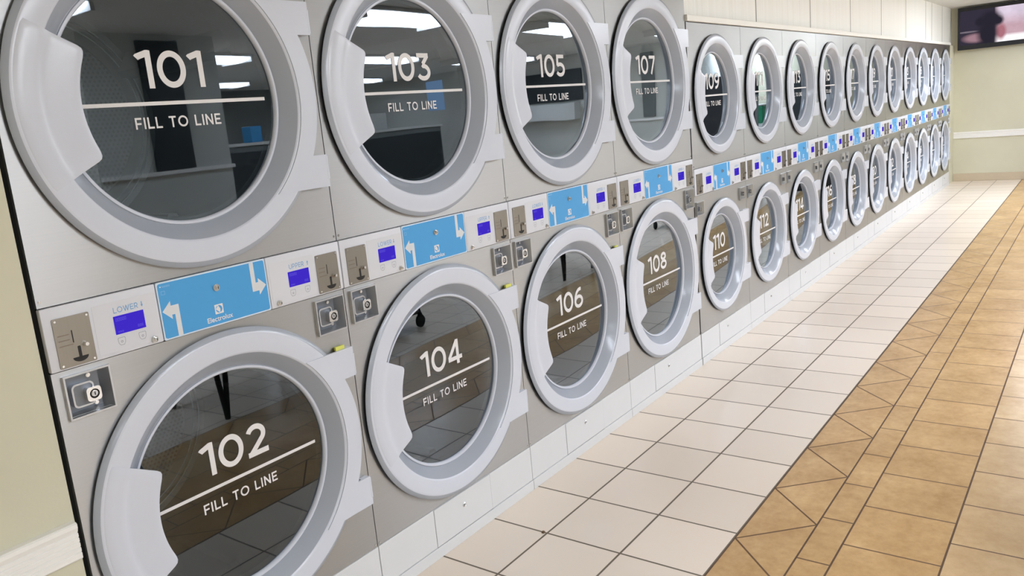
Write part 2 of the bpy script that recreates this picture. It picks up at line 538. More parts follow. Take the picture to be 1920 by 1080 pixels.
def bm_text(bm, s, cx, z0, h, y, w=0.16, gap=0.16, xs=1.0):
    G = glyphs(w)
    x = -text_width(s, w, gap) / 2
    k = 0
    for c in s:
        gw, strokes = G[c]
        for st in strokes:
            bm_stroke(bm, st, w, y - 0.00002 * (k % 5), lambda p, x=x: (cx + (x + p.x) * h * xs, z0 + p.y * h))
            k += 1
        x += gw + gap

def font_mesh(s, size, name, mat, bold=0.0):
    cu = bpy.data.curves.new('text', 'FONT')
    cu.body = s; cu.size = size; cu.align_x = 'CENTER'; cu.offset = bold
    o = bpy.data.objects.new('text', cu)
    COL.objects.link(o)
    dg = bpy.context.evaluated_depsgraph_get()
    me = bpy.data.meshes.new_from_object(o.evaluated_get(dg))
    bpy.data.objects.remove(o); bpy.data.curves.remove(cu)
    for v in me.vertices:
        v.co = Vector((v.co.x, 0, v.co.y))
    me.materials.clear(); me.materials.append(M[mat]); me.name = name
    return me

# ------------------------------------------------------------------ the room
def box_obj(name, x0, x1, y0, y1, z0, z1, mat, bev=0.0, parent=None):
    bm = bmesh.new(); bm_box(bm, x0, x1, y0, y1, z0, z1, bev)
    return link_obj(name, finish(bm, name, mat), parent)

def structure(o):
    o['kind'] = 'structure'; return o

def build_room():
    # floor: strips of tile, one mesh
    bm = bmesh.new()
    ys = [(1.2, -0.856, 'tile_white'), (-0.856, -1.074, 'tile_tri'), (-1.074, -1.1815, 'tile_strip'), (-1.1815, -1.4775, 'tile_big'),
          (-1.4775, -1.776, 'tile_big2'), (-1.776, -1.988, 'tile_tri2'), (-1.988, YFAR, 'tile_white')]
    names = []
    def quad(x0, x1, ya, yb, mi, z=0.0):
        f = bm.faces.new([bm.verts.new(p) for p in ((x0, ya, z), (x1, ya, z), (x1, yb, z), (x0, yb, z))])
        f.material_index = mi
    cuts = [-0.856, -1.074, -1.1815, -1.4775, -1.776, -1.988]
    G = 0.0032
    names = [s[2] for s in ys] + ['grout']
    gi = len(names) - 1
    for i, (ya, yb, m) in enumerate(ys):
        a = ya if i == 0 else ya - G
        b = yb if i == len(ys) - 1 else yb + G
        quad(XREAR, XEND, a, b, i)
    for c in cuts: quad(XREAR, XEND, c + G, c - G, gi, -0.0008)
    for f in bm.faces:
        if f.normal.z < 0: f.normal_flip()
    me = bpy.data.meshes.new('floor'); bm.to_mesh(me); bm.free()
    for n in names: me.materials.append(M[n])
    structure(link_obj('floor', me))
    structure(box_obj('ceiling', XREAR, XEND + 0.1, YFAR - 0.1, 1.2, CEIL, CEIL + 0.1, 'ceil'))
    structure(box_obj('wall_left', XREAR, -0.012, 0.0, 0.12, 0.0, CEIL, 'wall'))
    structure(box_obj('wall_right', XEND, XEND + 0.1, YFAR - 0.1, 1.2, 0.0, CEIL, 'wall'))
    structure(box_obj('wall_front', XREAR - 0.1, XEND, YFAR - 0.1, YFAR, 0.0, CEIL, 'farwall'))
    structure(box_obj('wall_rear', XREAR - 0.1, XREAR, YFAR, 1.2, 0.0, CEIL, 'wall'))
    # boards above the lower dryers, and the wall above the tall ones
    structure(box_obj('wall_back', X_NARROW - 0.002, XEND, 0.04, 0.14, 1.924, CEIL, 'boards'))
    structure(box_obj('wall_top', -0.012, X_NARROW - 0.002, 0.04, 0.14, 2.206, CEIL, 'wall'))
    structure(box_obj('trim_1', X_NARROW, 12.21, -0.012, 0.04, 1.924, 1.957, 'creamtrim', 0.003))
    structure(box_obj('trim_2', 12.2085, XEND, 0.0, 0.10, 0.0, 1.923, 'wall'))       # painted filler beside the last dryer
    # ribbed chair rail left of the first dryer
    def rail(x0, x1, y0, dirn):
        bm = bmesh.new()
        z0, z1 = 0.612, 0.702
        prof = [(z0, 0.0), (z0, 0.014), (z0 + 0.004, 0.018)]
        n = 5
        for k in range(n):
            zc = z0 + 0.016 + k * 0.0118
            prof += [(zc, 0.018), (zc + 0.002, 0.0145), (zc + 0.004, 0.018)]
        prof += [(z1 - 0.022, 0.018), (z1 - 0.012, 0.022), (z1 - 0.003, 0.022), (z1, 0.018), (z1, 0.0)]
        a = [bm.verts.new((x0, y0 - d, z)) for z, d in prof]
        b = [bm.verts.new((x1, y0 - d, z)) for z, d in prof]
        for i in range(len(prof) - 1):
            bm.faces.new((a[i], a[i + 1], b[i + 1], b[i]))
        bm.faces.new(a); bm.faces.new(b[::-1])
        return bm
    structure(link_obj('trim_3', finish(rail(XREAR, -0.017, 0.0, 1), 'trim_3', 'trim')))
    bm = rail(0.0, 9.8, 0.0, 1)
    me = finish(bm, 'trim_4', 'trim')
    o = structure(link_obj('trim_4', me)); o.rotation_euler = (0, 0, math.radians(-90)); o.location = (XEND, -0.002, 0)
    structure(box_obj('baseboard_right', XEND - 0.014, XEND, YFAR, -0.002, 0.0, 0.108, 'base', 0.003))
    # wall block opposite, seen in the first glass
    structure(box_obj('wall_partition', 2.15, 3.42, -4.35, -4.0, 0.0, CEIL, 'wall2'))
    structure(box_obj('trim_5', 2.16, 3.43, -4.0, -3.965, 1.28, 1.31, 'trim'))
build_room()

# ------------------------------------------------------------------ ceiling lights
def build_lights():
    spots = [(x, y) for y in (-2.62, -5.35, -8.6) for x in (-1.5, 1.05, 4.05, 6.45, 8.9, 11.95) if (x < 8 or y < -3 or x > 10) and (x < 10 or y > -3) and (x > 0 or y < -3)]
    spots += [(10.4, -1.45), (8.95, -2.35)]  # the first is an added, unseen lamp that brightens the television wall
    fm = dm = None
    near = {-2.62: 'row nearest the dryers', -5.35: 'middle row', -8.6: 'row farthest from the dryers'}
    nth = ['behind the camera', 'opposite doors 101 and 103', 'opposite the tall dryers', 'opposite doors 109 to 113', 'opposite doors 115 to 121', 'by the television wall', 'added unseen to brighten the television wall', 'opposite doors 119 and 121']
    for i, (x, y) in enumerate(spots):
        i = (-1.5, 1.05, 4.05, 6.45, 8.9, 11.95, 10.4, 8.95).index(x)
        if i == 1 and y > -3: y = -2.95
        t = thing('ceiling_light', (x, y, CEIL), 'white fluorescent ceiling light, %s, %s' % (near.get(y, 'row nearest the dryers'), nth[i]), 'ceiling light', 'fluorescent ceiling lights')
        if fm is None:
            bm = bmesh.new()
            bm_box(bm, -0.62, 0.62, -0.30, 0.30, -0.03, -0.001, 0.004)
            bm_box(bm, -0.62, -0.59, -0.28, 0.28, -0.085, -0.03, 0.004)
            bm_box(bm, 0.59, 0.62, -0.28, 0.28, -0.085, -0.03, 0.004)
            fm = finish(bm, 'light_frame', 'lampframe')
            bm = bmesh.new()
            n = 14
            prof = [(0.27 * math.cos(math.pi * k / n), -0.03 - 0.052 * math.sin(math.pi * k / n)) for k in range(n + 1)]
            a = [bm.verts.new((-0.588, p[0], p[1])) for p in prof]
            b = [bm.verts.new((0.588, p[0], p[1])) for p in prof]
            for k in range(n): bm.faces.new((a[k], a[k + 1], b[k + 1], b[k]))
            bm.faces.new(a); bm.faces.new(b[::-1])
            dm = finish(bm, 'light_diffuser', 'lamp', smooth=40)
        link_obj('frame', fm, t); link_obj('diffuser', dm, t)
build_lights()

# ------------------------------------------------------------------ stacked dryers
CACHE = {}
def cached(key, fn):
    if key not in CACHE: CACHE[key] = fn()
    return CACHE[key]

class Spec: pass
def spec(big):
    s = Spec()
    s.big = big
    s.W = WL if big else WN
    s.top = 2.20 if big else 1.9195
    s.toe = 0.1846 if big else 0.182
    s.z0, s.z1 = (1.0435, 1.1902) if big else (0.9796, 1.1284)
    s.cx = 0.4315 if big else 0.392
    s.zU, s.zL = (1.6204, 0.6108) if big else (1.525, 0.580)
    s.k = 1.0 if big else 0.82
    s.ro = 0.4156 if big else 0.341
    s.rf = 0.398 if big else 0.3265
    s.ri = 0.347 if big else 0.2905
    s.rg = 0.2965 if big else 0.2375
    s.dx = 0.0 if big else -0.07
    s.b0, s.b1 = (0.273, 0.594) if big else (0.2695, 0.526)
    if big:
        s.cups = [(0.021, 0.128, 0.927, 1.030), (0.745, 0.855, 0.924, 1.030)]
    else:
        s.cups = [(0.012, 0.112, 0.866, 0.944), (0.676, 0.780, 0.868, 0.944)]
    s.rh = s.ri + 0.006        # hole in the sheet steel
    return s

FY = 0.0                        # plane of the sheet-steel fronts

def front_panel_mesh(s, which):
    bm = bmesh.new()
    g = 0.0014
    if which == 'U': z0, z1, zc = s.z1 + g, s.top, s.zU
    else: z0, z1, zc = s.toe + g, s.z0 - g, s.zL
    loops = [[(g, z0), (s.W - g, z0), (s.W - g, z1), (g, z1)], circle(s.cx, zc, s.rh)[::-1]]
    if which == 'L':
        for (a, b, c, d) in s.cups:
            loops.append([(a + 0.006, c + 0.006), (a + 0.006, d - 0.006), (b - 0.006, d - 0.006), (b - 0.006, c + 0.006)])
    bm_poly(bm, loops, FY, FY + 0.010)
    return finish(bm, 'front_panel', 'steel')

def cabinet_mesh(s):
    bm = bmesh.new()
    g = 0.0022
    bm_box(bm, g, s.W - g, 0.011, 0.86, 0.0, s.top - 0.001)
    bmesh.ops.delete(bm, geom=[f for f in bm.faces if f.normal.y < -0.9], context='FACES')
    return finish(bm, 'cabinet', 'body')

def drum_mesh(s):
    bm = bmesh.new()
    R = s.rg + 0.055
    prof = [(s.rh, 0.010), (s.rh, 0.050), (s.rg - 0.006, 0.052), (s.rg - 0.006, 0.11), (R, 0.115), (R, 0.74), (R - 0.020, 0.745), (R - 0.022, 0.755), (R - 0.036, 0.757), (R - 0.038, 0.745)]
    bm_lathe(bm, prof, 72)
    for rr in (R - 0.019, R - 0.040):
        bm_lathe(bm, [(rr - 0.0022, 0.7445), (rr, 0.7415), (rr + 0.0022, 0.7445)], 72, 2)
    # back plate, slotted outwards with holes
    bm_lathe(bm, [(R - 0.038, 0.745), (R - 0.075, 0.742), (R - 0.077, 0.750)], 72)
    bm_lathe(bm, [(R - 0.077, 0.750), (0, 0.750)], 72, 1)
    for k in range(3):      # lifters
        a = 2 * math.pi * k / 3 + 0.5
        c, sn = math.cos(a), math.sin(a)
        tx, tz = -sn, c
        ring = []
        for (rr, tt) in ((R, -0.05), (R - 0.07, -0.012), (R - 0.07, 0.012), (R, 0.05)):
            ring.append((c * rr + tx * tt, sn * rr + tz * tt))
        A = [bm.verts.new((p[0], 0.12, p[1])) for p in ring]; B = [bm.verts.new((p[0], 0.72, p[1])) for p in ring]
        for i in range(3): bm.faces.new((A[i], A[i + 1], B[i + 1], B[i]))
        bm.faces.new(A); bm.faces.new(B[::-1])
    return finish(bm, 'drum', 'drum', 'perf', 'rimsteel', smooth=35)

def door_mesh(s):
    bm = bmesh.new()
    d = 0.0
    fy = -0.0185 if s.big else -0.0175
    ro, rf, ri, rg = s.ro, s.rf, s.ri, s.rg
    yb = -0.0085
    q = 0.9 if s.big else 0.6
    prof = [(ro - 0.016, -0.0005), (ro - 0.016, yb), (ro - 0.001, yb), (ro, yb - 0.0012), (ro - 0.002, yb - 0.0035), (rf + 0.004, fy + 0.0012), (rf + 0.001, fy + 0.0002), (rf - 0.003, fy),
            (ri + 0.004, fy), (ri + 0.001, fy + 0.0008), (ri - 0.002, fy + 0.004),
            (rg + 0.0150 * q, 0.0205), (rg + 0.0140 * q, 0.0222), (rg + 0.0125 * q, 0.0222), (rg + 0.0105 * q, 0.0195), (rg + 0.0075 * q, 0.0190), (rg + 0.004 * q, 0.0195), (rg + 0.001, 0.0225), (rg, 0.026), (rg, 0.0335)]
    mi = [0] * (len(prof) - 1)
    for k in (2, 3, 4, 10, 11, 12, 13): mi[k] = 1  # rim sides and inner cone: greyer colour stands in for shade
    bm_lathe(bm, prof, 128, mi)
    return finish(bm, 'door', 'white', 'white_shaded', smooth=38)

def gasket_mesh(s):
    bm = bmesh.new()
    bm_lathe(bm, [(s.ro - 0.013, 0.0002), (s.ro - 0.009, -0.0002), (s.ro - 0.0092, -0.0080), (s.ro - 0.014, -0.0082)], 96)
    return finish(bm, 'gasket', 'black', smooth=40)

def glass_mesh(s):
    bm = bmesh.new()
    n = 96
    r = s.rg + 0.001
    bul = 0.0016
    prof = [(r * (1 - k / 12.0), 0.0305 - bul * (1 - (1 - k / 12.0) ** 2)) for k in range(13)]
    bm_lathe(bm, prof, n, 0)
    bm_lathe(bm, [(r, 0.0305), (r, 0.0345), (0, 0.0345)], n, 1)
    bmesh.ops.remove_doubles(bm, verts=bm.verts, dist=1e-6)
    return finish(bm, 'glass', 'glass', 'clear', smooth=30)

def handle_mesh(s):
    bm = bmesh.new()
    fy = -0.0185 if s.big else -0.0175
    k = s.k
    rs = [0.396, 0.390, 0.372, 0.356, 0.349, 0.343, 0.337, 0.330, 0.320, 0.305, 0.29, 0.275, 0.266, 0.260, 0.257]
    ys = [0.0004, -0.0022, -0.0022, -0.0022, -0.0018, -0.0002, 0.0012, 0.0016, 0.0014, 0.0008, 0.0, -0.0008, -0.0008, -0.0002, 0.0012]
    A = 27.8
    n = 36
    front, back = [], []
    for r, dy in zip(rs, ys):
        lim = A
        e = (r - 0.257) / 0.016
        if e < 1: lim = A - 3.6 * (1 - math.sqrt(max(0, 1 - (1 - e) ** 2)))
        rowf, rowb = [], []
        for i in range(n + 1):
            a = math.radians(180 - lim + 2 * lim * i / n)
            # the inner edge is a little flatter than a circle round the door centre
            rr = r * k
            edge = 0.0012 if i in (0, n) else 0.0
            rowf.append(bm.verts.new((rr * math.cos(a), fy + dy + edge, rr * math.sin(a))))
            rowb.append(bm.verts.new((rr * math.cos(a), fy + max(dy, -0.002) + 0.006, rr * math.sin(a))))
        front.append(rowf); back.append(rowb)
    m = len(rs)
    for j in range(m - 1):
        for i in range(n):
            bm.faces.new((front[j][i], front[j][i + 1], front[j + 1][i + 1], front[j + 1][i]))
            bm.faces.new((back[j][i], back[j + 1][i], back[j + 1][i + 1], back[j][i + 1]))
    for i in range(n):
        bm.faces.new((front[0][i], back[0][i], back[0][i + 1], front[0][i + 1]))
        bm.faces.new((front[-1][i], front[-1][i + 1], back[-1][i + 1], back[-1][i]))
    for j in range(m - 1):
        bm.faces.new((front[j][0], front[j + 1][0], back[j + 1][0], back[j][0]))
        bm.faces.new((front[j][n], back[j][n], back[j + 1][n], front[j + 1][n]))
    return finish(bm, 'handle', 'white', smooth=50)

def hinge_mesh(s):
    bm = bmesh.new()
    fy = -0.0185 if s.big else -0.0175
    ra, rb = (0.352, 0.4085) if s.big else (0.2945, 0.334)
    xt = 0.420 if s.big else 0.385
    if s.big: zt1, zt0, zb1, zb0 = 0.256, 0.165, -0.171, -0.264
    else: zt1, zt0, zb1, zb0 = 0.223, 0.145, -0.125, -0.221
    def ang(r, z): return math.asin(max(-1, min(1, z / r)))
    pts = []
    a0, a1 = ang(ra, zt1), ang(ra, zb0)
    for i in range(41):
        a = a0 + (a1 - a0) * i / 40
        pts.append((ra * math.cos(a), ra * math.sin(a)))
    pts += [(xt, zb0), (xt, zb1)]
    b0, b1 = ang(rb, zb1), ang(rb, zt0)
    for i in range(31):
        a = b0 + (b1 - b0) * i / 30
        pts.append((rb * math.cos(a), rb * math.sin(a)))
    pts += [(xt, zt0), (xt, zt1)]
    bm_poly(bm, [pts], fy - 0.0032, fy + 0.004)
    # hinge blocks behind the two tabs, with a rounded knuckle at the outer end
    for za, zb in ((zt0, zt1), (zb0, zb1)):
        bm_box(bm, rb * 0.955, xt - 0.001, fy + 0.002, -0.0004, za + 0.001, zb - 0.001)
        bm_cyl(bm, (xt - 0.001, fy + 0.0035, za + (0.004 if za > 0 else 0.022)), (0, 0, 1), 0.0072, (zb - za) - 0.026, 16)
    return finish(bm, 'hinge_bracket', 'white', smooth=30)

def number_mesh(num):
    bm = bmesh.new()
    s = str(num)
    bm_text(bm, s, 0.0, 0.0345, 0.0905, 0.0, 0.165, 0.11)
    return finish(bm, 'number_decal', 'decal')

def fill_mesh(s):
    bm = bmesh.new()
    xr = 0.269 if s.big else 0.230
    xl = -0.262 if s.big else -0.215
    v = [bm.verts.new(p) for p in ((xl, 0, -0.0062), (xr, 0, -0.0062), (xr, 0, 0.0028), (xl, 0, 0.0028))]
    bm.faces.new(v)
    bm_text(bm, 'FILL TO LINE', 0.002, -0.0615, 0.0275, 0.0, 0.165, 0.20, 0.975)
    return finish(bm, 'fill_line_decal', 'decal')

def ctrl_panel_mesh(x0, x1, s):
    bm = bmesh.new()
    bm_box(bm, x0, x1, -0.007, 0.010, s.z0 + 0.0008, s.z1 - 0.0008, 0.003)
    return finish(bm, 'control_panel', 'white2', smooth=40)

def rect_mesh(x0, x1, z0, z1, y0, y1, name, mat, r=0.0015):
    bm = bmesh.new()
    bm_poly(bm, [rrect(x0, x1, z0, z1, r)], y0, y1)
    return finish(bm, name, mat)

def coin_plate_mesh():
    """origin at lower left corner of the plate (0.082 x 0.114)"""
    bm = bmesh.new()
    bm_poly(bm, [rrect(0, 0.082, 0, 0.114, 0.003)], -0.0025, 0.0, 0)
    # coin slot, push channel, return chute
    bm_poly(bm, [rrect(0.0365, 0.039, 0.053, 0.082, 0.001)], -0.0028, -0.0025, 1)
    bm_poly(bm, [rrect(0.044, 0.051, 0.016, 0.043, 0.002)], -0.0028, -0.0025, 1)
    bm_poly(bm, [[(0.030 + 0.035 * k / 12, 0.0185) for k in range(13)] + [(0.0475 + 0.0175 * math.cos(a), 0.0185 + 0.0115 * math.sin(a)) for a in [-math.pi * k / 12 for k in range(1, 12)]]], -0.0029, -0.0025, 1)
    for z in (0.074, 0.062, 0.050):      # engraved lettering lines beside the slot
        bm_poly(bm, [rrect(0.006, 0.031 + (0.006 if z < 0.055 else 0), z - 0.0012, z + 0.0012, 0.0008)], -0.0027, -0.0025, 3)
    # chrome knob and four rivets
    bm_cyl(bm, (0.062, -0.0025, 0.044), (0, -1, 0), 0.0062, 0.010, 18, mi=2, bev=0.002)
    for px, pz in ((0.006, 0.006), (0.076, 0.006), (0.006, 0.108), (0.076, 0.108)):
        bm_cyl(bm, (px, -0.0025, pz), (0, -1, 0), 0.0026, 0.0014, 10, mi=2)
    return finish(bm, 'coin_slide', 'steel_plate', 'dark', 'chrome', M['greybrown'], smooth=30)

def key_lock_mesh(r=0.0085):
    bm = bmesh.new()
    bm_cyl(bm, (0, 0, 0), (0, -1, 0), r, 0.005, 20, mi=0, bev=0.0015)
    bm_cyl(bm, (0.0015, -0.005, 0), (0, -1, 0), r * 0.55, 0.004, 16, mi=0, bev=0.0008)
    bm_poly(bm, [rrect(0.0008, 0.0024, -0.0032, 0.0032, 0.0006)], -0.0094, -0.009, 1)
    return finish(bm, 'key_lock', 'chrome', 'dark', smooth=30)

def button_mesh():
    """thin printed shield outline with a small symbol"""
    bm = bmesh.new()
    out = [(-0.008, 0.009), (0.008, 0.009), (0.0092, 0.006), (0.0085, -0.004), (0.0045, -0.0095), (-0.0045, -0.0095), (-0.0085, -0.004), (-0.0092, 0.006)]
    inn = [(x * 0.9, z * 0.9) for x, z in out][::-1]
    bm_poly(bm, [out, inn], -0.0002, None, 0)
    bm_poly(bm, [circle(0, -0.001, 0.0028, 14), circle(0, -0.001, 0.0016, 14)[::-1]], -0.0002, None, 0)
    return finish(bm, 'button', 'greyprint')

def label_mesh(s):
    bm = bmesh.new()
    bm_text(bm, s, 0, 0, 0.0135, 0, 0.13, 0.17, 0.92)
    return finish(bm, 'caption', 'bluetext')

def arrow_small_mesh(down):
    bm = bmesh.new()
    p = [(-0.0012, 0.0135), (0.0012, 0.0135), (0.0012, 0.006), (0.0032, 0.006), (0, 0), (-0.0032, 0.006), (-0.0012, 0.006)]
    if not down: p = [(-x, 0.0135 - z) for x, z in p]
    bm_poly(bm, [p], 0.0, None)
    return finish(bm, 'arrow_mark', 'bluetext')

def bent_arrow_mesh():
    """left pointing bent arrow, origin at its foot (right edge of the stem), height 0.090"""
    p = [(-0.013, 0.0), (0.0, 0.0), (0.0, 0.079), (-0.021, 0.079), (-0.021, 0.091), (-0.045, 0.068), (-0.021, 0.045), (-0.021, 0.056), (-0.013, 0.056)]
    bm = bmesh.new()
    bm_poly(bm, [p], 0.0, None)
    return finish(bm, 'bent_arrow', M['arrowgrey'])

def emblem_mesh():
    bm = bmesh.new()
    h = 0.0125
    bm_poly(bm, [rrect(-h, h, -h, h, 0.0012)], 0.0, None, 0)
    # blue disc cut by a white triangle that points left
    bm_poly(bm, [circle(0, 0, 0.0097, 40)], -0.0002, None, 1)
    bm_poly(bm, [[(-0.0020, 0.0098), (0.0036, 0.0), (0.0020, -0.0100), (-0.0099, 0.0006)]], -0.0004, None, 0)
    return finish(bm, 'emblem', 'decal', 'blue')

def cup_mesh(a, b, c, d):
    """square alloy cup: raised rim, sunk floor"""
    bm = bmesh.new()
    rim, yr, yf = 0.004, -0.009, 0.024
    O = [(a, c), (b, c), (b, d), (a, d)]
    I = [(a + rim, c + rim), (b - rim, c + rim), (b - rim, d - rim), (a + rim, d - rim)]
    F = [(a + rim + 0.004, c + rim + 0.006), (b - rim - 0.012, c + rim + 0.006), (b - rim - 0.012, d - rim - 0.004), (a + rim + 0.004, d - rim - 0.004)]
    def ring(P, y): return [bm.verts.new((p[0], y, p[1])) for p in P]
    o0, o1, i1, f1 = ring(O, 0.0), ring(O, yr), ring(I, yr), ring(F, yf)
    for A, B in ((o0, o1), (o1, i1), (i1, f1)):
        for k in range(4): bm.faces.new((A[k], A[(k + 1) % 4], B[(k + 1) % 4], B[k]))
    bm.faces.new(f1).material_index = 1
    return finish(bm, 'lock_cup', 'cast', 'cupfloor')

def cup_lock_mesh(w):
    """rounded lock housing with key cylinder and two screw heads, origin at the cup centre"""
    bm = bmesh.new()
    k = w / 0.108
    bm_poly(bm, [rrect(-0.036 * k, 0.016 * k, -0.032 * k, 0.025 * k, 0.011 * k), rrect(-0.032 * k, 0.012 * k, -0.028 * k, 0.021 * k, 0.008 * k)[::-1]], 0.008, 0.024, 2)
    bm_poly(bm, [rrect(-0.032 * k, 0.012 * k, -0.028 * k, 0.021 * k, 0.008 * k)], 0.0105, 0.0235, 3)
    bm_poly(bm, [rrect(-0.010 * k, 0.024 * k, -0.022 * k, 0.012 * k, 0.008 * k), circle(0.008 * k, -0.005 * k, 0.0115 * k, 20)[::-1]], -0.006, 0.012, 0)
    bm_cyl(bm, (0.008 * k, 0.002, -0.005 * k), (0, -1, 0), 0.0113 * k, 0.003, 18, mi=1)
    bm_cyl(bm, (0.009 * k, -0.001, -0.005 * k), (0, -1, 0), 0.0075 * k, 0.004, 18, mi=2, bev=0.001)
    bm_poly(bm, [rrect(0.008 * k, 0.0102 * k, -0.009 * k, -0.001 * k, 0.0006)], -0.0054, -0.005, 1)
    for px, pz in ((0.012, 0.036), (0.020, -0.034)):
        bm_cyl(bm, (px * k, 0.0238, pz * k), (0, -1, 0), 0.0052 * k, 0.006, 12, mi=0, bev=0.0015)
    return finish(bm, 'cylinder_lock', 'chrome', 'dark', 'cast', 'cupfloor', smooth=30)

def toe_mesh(s):
    bm = bmesh.new()
    g = 0.0015
    bm_box(bm, g, s.W - g, -0.003, 0.010, 0.042, s.toe, 0.0012)
    bm_box(bm, g, s.W - g, -0.0065, 0.010, 0.0, 0.0405, 0.0012)
    return finish(bm, 'toe_kick', 'toe')

def toe_door_mesh(s):
    bm = bmesh.new()
    x0, x1 = (0.270, 0.590) if s.big else (0.264, 0.528)
    bm_poly(bm, [[(x0 - 0.0016, 0.0385), (x1 + 0.0016, 0.0385), (x1 + 0.0016, s.toe - 0.0005), (x0 - 0.0016, s.toe - 0.0005)]], -0.0034, -0.003, 1)
    bm_box(bm, x0, x1, -0.0045, -0.0030, 0.0430, s.toe - 0.0012, 0.0006)
    return finish(bm, 'access_door', 'toe', 'greyline')

def toe_knob_mesh():
    bm = bmesh.new()
    bm_lathe(bm, [(0.009, 0.0), (0.009, -0.002), (0.0065, -0.004), (0.0055, -0.003), (0.0048, -0.0028)], 18, 0)
    bm_lathe(bm, [(0.0048, -0.0028), (0.0, -0.0028)], 18, 1)
    bm_poly(bm, [rrect(-0.0012, 0.0012, -0.005, 0.005, 0.0006)], -0.0045, -0.0028, 0)
    return finish(bm, 'knob', 'chrome', 'greyline', smooth=30)

def display_mesh():
    bm = bmesh.new()
    bm_poly(bm, [rrect(0, 0.0745, 0, 0.0435, 0.001)], -0.0006, 0.0003, 0)
    for x0, x1, z0, z1 in [(0.005 + 0.0052 * k, 0.009 + 0.0052 * k, 0.031, 0.0385) for k in range(5)] + [(0.055 + 0.0048 * k, 0.0585 + 0.0048 * k, 0.006, 0.012) for k in range(3)] + [(0.006 + 0.0048 * k, 0.0095 + 0.0048 * k, 0.004, 0.0075) for k in range(3)]:
        bm_poly(bm, [[(x0, z0), (x1, z0), (x1, z1), (x0, z1)], [(x0 + 0.001, z1 - 0.001), (x1 - 0.001, z1 - 0.001), (x1 - 0.001, z0 + 0.001), (x0 + 0.001, z0 + 0.001)]], -0.0008, None, 1)
    return finish(bm, 'display', 'display', 'displaymark')

def screw_mesh():
    bm = bmesh.new()
    bm_cyl(bm, (0, 0, 0), (0, -1, 0), 0.0035, 0.002, 12, bev=0.0008)
    return finish(bm, 'screw', 'chrome')

M['greybrown'] = plain('engraved_lines', (128, 116, 102), 0.6)
M['arrowgrey'] = plain('pale_arrow_print', (222, 224, 226), 0.6)
M['greyline'] = plain('grey_gap', (140, 140, 142), 0.8)

WORD = font_mesh('Electrolux', 0.0185, 'wordmark', 'decal', 0.0003)

